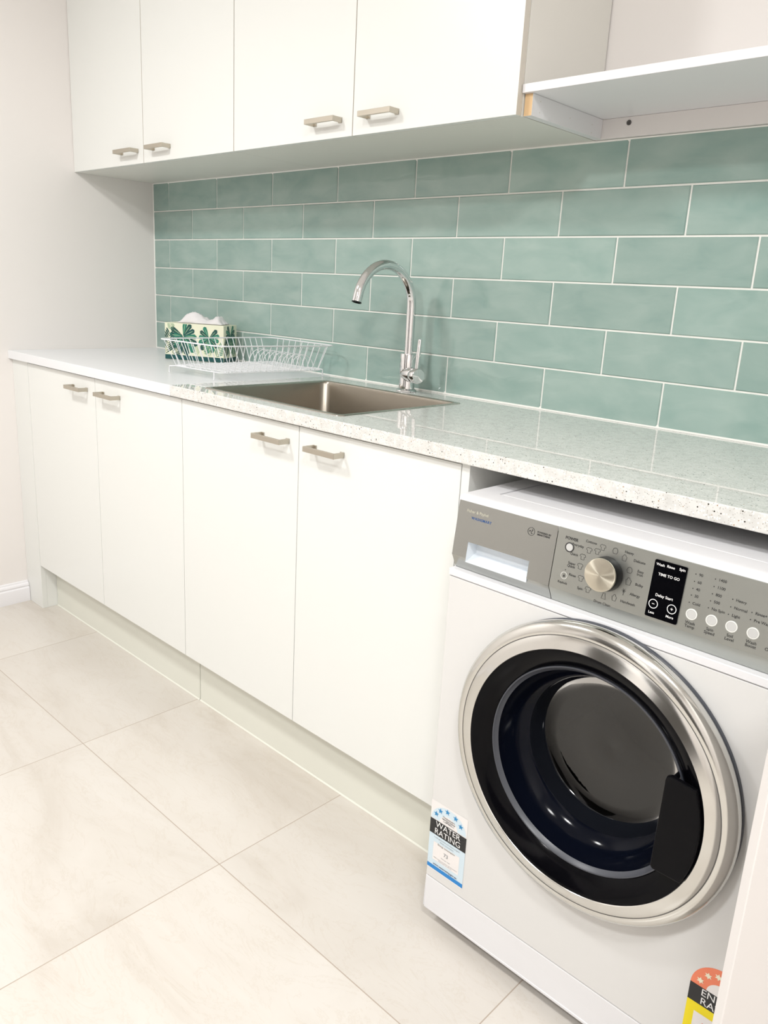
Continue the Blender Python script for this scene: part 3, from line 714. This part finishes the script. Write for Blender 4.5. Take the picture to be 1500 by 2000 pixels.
    # temperature, spin, soil and boost scales
    rows = [(.4147, .8408, '90'), (.4143, .8303, '60'), (.4137, .8202, '40'), (.4131, .8104, '30'), (.4119, .7997, 'Cold'), (.4405, .8415, '1400'), (.4403, .8310, '1100'), (.4398, .8206, '800'), (.4390, .8104, '500'), (.4377, .8002, 'No Spin'),
            (.4660, .8213, 'Heavy'), (.4652, .8105, 'Normal'), (.4640, .7998, 'Light'), (.4917, .8116, 'Rinse+'), (.4915, .8017, 'Pre Wash'), (.5160, .8116, 'Steam')]
    for s, z, wd in rows[:-1]:
        b.poly([tuple(F0(*p)) for p in circ(*fix(s, z), .0008, 10)]); put(b, s + .0042, z, wd, .0054, al='LEFT')
    for s, z, wd in ((.4171, .7685, 'Wash\nTemp'), (.4440, .7685, 'Spin\nSpeed'), (.4702, .7688, 'Soil\nLevel'), (.4972, .7692, 'Wash\nBoost'), (.5240, .7692, 'Options')): put(b, s, z, wd, .0058, lines=.85)
    b.build('panel_lettering', m_ink, con, norm=False)
    b = B(); stroke(b, circ(*fix(.2207, .7814), .0052, 26), .0007, F0, closed=True); b.build('lock_ring', m_buttonr, con, norm=False)
    # drawer marks
    b = B(); text_into(b, 'Fisher & Paykel', .0072, C(*fix(.0300, .8395), .0003), Xv, Yv, 0, 'LEFT', .0)
    text_into(b, 'WASHSMART', .0062, C(*fix(.0400, .8285), .0003), Xv, Yv, 1, 'LEFT', .015, space=1.15)
    text_into(b, 'POWERED BY\nSMARTDRIVE', .0040, C(*fix(.1670, .8345), .0003), Xv, Yv, 2, 'LEFT', .02, lines=.95)
    s, z = fix(.1560, .8345); stroke(b, circ(s, z, .0062, 28), .0007, F0, 2, True)
    for a in (20, 140, 260):
        ca, sa = math.cos(math.radians(a)), math.sin(math.radians(a)); stroke(b, [(s + .0006 * ca, z + .0006 * sa), (s + .0030 * ca - .001 * sa, z + .0030 * sa + .001 * ca), (s + .0022 * ca - .003 * sa, z + .0022 * sa + .003 * ca)], .0012, F0, 2)
    b.build('drawer_lettering', [m_faint, m_inkb, m_ink], drw, norm=False)

    # ---- door
    dx = (CX, 0, CZ); fa = (0, -1, 0)
    door = B().lathe([(.226, .0010), (.2285, .0030), (.2325, .0100), (.2348, .0190), (.2354, .0235), (.2340, .0285), (.2300, .0335), (.2225, .0365), (.2168, .0381), (.2160, .0376), (.2152, .0383), (.2060, .0415), (.1985, .0440), (.1962, .0448), (.1950, .0440), (.1947, .0425)], dx, fa, 128).build('door', m_ring, t, True, angle=50, label='round porthole door with a chrome ring')
    B().lathe([(.2302, -.0002), (.2325, .0020), (.2320, .0060), (.2285, .0070), (.2262, .0020)], dx, fa, 128).build('rear_gasket', m_gasket, door, True)
    B().lathe([(.2155, .0384), (.2167, .0382)], dx, fa, 128).build('ring_groove', m_seam, door, True)
    B().lathe([(.1951, .0436), (.1900, .0432), (.1700, .0300), (.1640, .0240)], dx, fa, 128).build('black_surround', m_black, door, True, angle=60)
    B().lathe([(.1642, .0238), (.1635, .0256), (.1615, .0256), (.1590, .0220), (.1560, .0190)], dx, fa, 128).build('glass_rim', m_gasket, door, True, label='grey lip of the glass')
    B().lathe([(.1600, .0225), (.1570, .0100), (.1500, -.0150), (.1340, -.0330), (.1300, -.0345)], dx, fa, 128).build('bowl_side', m_smoke, door, True, angle=60, label='smoked dark side of the glass bowl')
    B().lathe([(.1300, -.0345), (.1285, -.0370), (.1235, -.0620), (.1200, -.0660)], dx, fa, 128).build('bowl_step', m_smokeg, door, True, angle=60)
    B().lathe([(.1202, -.0658), (.1150, -.0690), (.100, -.0705), (.05, -.0720), (0, -.0725)], dx, fa, 128).build('door_glass', m_glass, door, True, angle=60, label='dark tinted glass bottom of the bowl')
    # handle: solid black grip over the right side of the surround
    b = B(); R1 = .1948
    x0h = .437 - CX; zA, zB = -.0735, .0770
    def arc(R, a, c, n=12): return [(R * math.cos(a + (c - a) * k / n), R * math.sin(a + (c - a) * k / n)) for k in range(n + 1)]
    pts = [(x0h + .002, zA), ] + arc(R1 - .0015, math.asin((zA) / R1), math.asin((zB - .004) / R1)) + [(x0h + .006, zB), (x0h + .0015, zB - .003), (x0h, zB - .008), (x0h - .002, zA + .004)]
    b.prism([(CX + x, -.0440, CZ + z) for x, z in pts], (0, -.0085, 0))
    b.box((CX + x0h + .004, -.044, CZ + zA + .006), (CX + x0h + .008, -.020, CZ + zB - .006))
    b.build('door_handle', m_blackm, door, bevel=.0018, label='black grip handle on the right of the door')
    # latch tab on the ring, upper right
    # rubber seal and drum behind the glass
    B().lathe([(.2055, -.0295), (.2055, .001), (.198, .004), (.188, -.004), (.172, -.030), (.168, -.060), (.176, -.085), (.20, -.095), (.206, -.095)], dx, fa, 96).build('door_seal', m_rubber, t, True, angle=60)
    B().lathe([(.178, -.096), (.235, -.100), (.240, -.110), (.240, -.440), (.235, -.448), (0, -.455)], dx, fa, 72).build('drum', m_drum, t, True, angle=50)
    for k in range(3):
        a = math.radians(90 + 120 * k); c, s_ = math.cos(a), math.sin(a); n_ = (-s_, c)
        base = [(CX + c * .239 + n_[0] * w_, CZ + s_ * .239 + n_[1] * w_) for w_ in (-.035, .035)]; top = (CX + c * .19, CZ + s_ * .19)
        B().prism([(base[0][0], .13, base[0][1]), (base[1][0], .13, base[1][1]), (top[0], .13, top[1])], (0, .29, 0)).build('drum_lifter', m_drum, t)

    # ---- rating labels
    FF = lambda e: (lambda x, y: Vector((x, -e, y)))
    def quad(b, x0, y0, x1, y1, e, mi): b.poly([(x0, -e, y0), (x1, -e, y0), (x1, -e, y1), (x0, -e, y1)], mi)
    def shp(b, pts, e, mi): b.poly([(x, -e, y) for x, y in pts], mi)
    b = B(); x0, x1 = .0025, .0875; xm = (x0 + x1) / 2
    # 0 white 1 pale blue 2 black 3 blue 4 star 5 white ink 6 dark ink
    quad(b, x0, .1265, x1, .2740, .0003, 0); quad(b, x0, .1370, x1, .2050, .0004, 1)
    dome = [(xm + .041 * math.cos(a), .2365 + .034 * math.sin(a)) for a in [math.pi * k / 24 for k in range(25)]]
    shp(b, dome, .0004, 1); ind = [(xm + .021 * math.cos(a), .2365 + .018 * math.sin(a)) for a in [math.pi * k / 24 for k in range(25)]]; shp(b, ind, .0005, 0)
    quad(b, x0, .2040, x1, .2350, .0006, 2); quad(b, x0, .1285, x1, .1370, .0005, 3)
    for a in (158, 130, 98, 62, 30):
        ca, sa = math.cos(math.radians(a)), math.sin(math.radians(a)); shp(b, star(xm + .032 * ca, .2385 + .0262 * sa, .0062), .0007, 4)
    quad(b, xm - .031, .1495, xm + .031, .1885, .0006, 0)
    st = b.build('water_rating_label', [m_stkw, m_stkb, m_stkk, m_blue, m_star], t, norm=False, label='water rating label with blue stars')
    b = B(); E = lambda z, x=xm: Vector((x, -.0009, z))
    text_into(b, 'WATER', .0170, E(.2272), (1, 0, 0), (0, 0, 1), 0, 'CENTER', .0); text_into(b, 'RATING', .0170, E(.2122), (1, 0, 0), (0, 0, 1), 0, 'CENTER', .0)
    text_into(b, 'The more\nstars the more\nwater efficient', .0046, E(.2455), (1, 0, 0), (0, 0, 1), 1, 'CENTER', .0, lines=.9)
    text_into(b, 'A joint government and industry program', .0036, E(.1990), (1, 0, 0), (0, 0, 1), 1, 'CENTER'); text_into(b, 'Water consumption', .0040, E(.1935), (1, 0, 0), (0, 0, 1), 1, 'CENTER')
    text_into(b, '73', .0110, E(.1720), (1, 0, 0), (0, 0, 1), 1, 'CENTER', .01); text_into(b, 'litres per wash', .0036, E(.1620), (1, 0, 0), (0, 0, 1), 1, 'CENTER')
    text_into(b, 'When tested in accordance with the standard.\nActual water use will vary.', .0030, E(.1540), (1, 0, 0), (0, 0, 1), 1, 'CENTER')
    text_into(b, 'www.waterrating.gov.au', .0058, E(.1412), (1, 0, 0), (0, 0, 1), 2, 'CENTER', .012)
    b.build('label_lettering', [m_inkw, mat('grey_ink', (.25, .25, .27), .5), mat('navy_ink', (.03, .05, .12), .5)], st, norm=False)
    b = B(); x0, x1 = .5010, .5900; xm = (x0 + x1) / 2
    quad(b, x0, .1150, x1, .2080, .0003, 3)
    dome = [(xm + .0445 * math.cos(a), .2370 + .0455 * math.sin(a)) for a in [math.pi * k / 28 for k in range(29)]]; shp(b, dome, .0003, 1)
    ind = [(xm + .0215 * math.cos(a), .2370 + .0200 * math.sin(a)) for a in [math.pi * k / 24 for k in range(25)]]; shp(b, ind, .0005, 0)
    quad(b, x0, .2075, x1, .2375, .0006, 2)
    for a in (162, 132, 105, 75, 48, 18):
        ca, sa = math.cos(math.radians(a)), math.sin(math.radians(a)); shp(b, star(xm + .033 * ca, .2370 + .0335 * sa, .0058, 6, .5), .0007, 4)
    quad(b, x0 + .012, .1200, x1 - .012, .1930, .0006, 0); quad(b, x0 + .026, .150, x1 - .026, .180, .0007, 1)
    st = b.build('energy_rating_label', [m_stkw, m_orange, m_stkk, m_yellow, m_starw], t, norm=False, label='energy rating label in orange, black and yellow')
    b = B()
    text_into(b, 'ENERGY', .0165, E(.2300, xm + .003), (1, 0, 0), (0, 0, 1), 0, 'CENTER'); text_into(b, 'RATING', .0165, E(.2152, xm + .003), (1, 0, 0), (0, 0, 1), 0, 'CENTER')
    text_into(b, 'The more stars\nthe more energy\nefficient', .0046, E(.2465), (1, 0, 0), (0, 0, 1), 1, 'CENTER', .0, lines=.9); text_into(b, 'Energy consumption', .0050, E(.1865), (1, 0, 0), (0, 0, 1), 1, 'CENTER')
    b.build('label_lettering', [m_inkw, m_ink], st, norm=False)
washer()

# ------------------------------------------------------------------ upright panel at the right border
def side_panel():
    a = math.radians(46); t0 = Vector((2.6285, -.850, 0)); d = Vector((math.cos(a), math.sin(a), 0)); n = Vector((-d.y, d.x, 0)) * .018
    L_ = .34; b = B(); b.prism([t0, t0 + d * L_, t0 + d * L_ + n, t0 + n], (0, 0, .905))
    tag(b.build('upright_panel', m_panel, bevel=.0012), 'white upright panel at the right border in front of the energy label', 'panel')
side_panel()
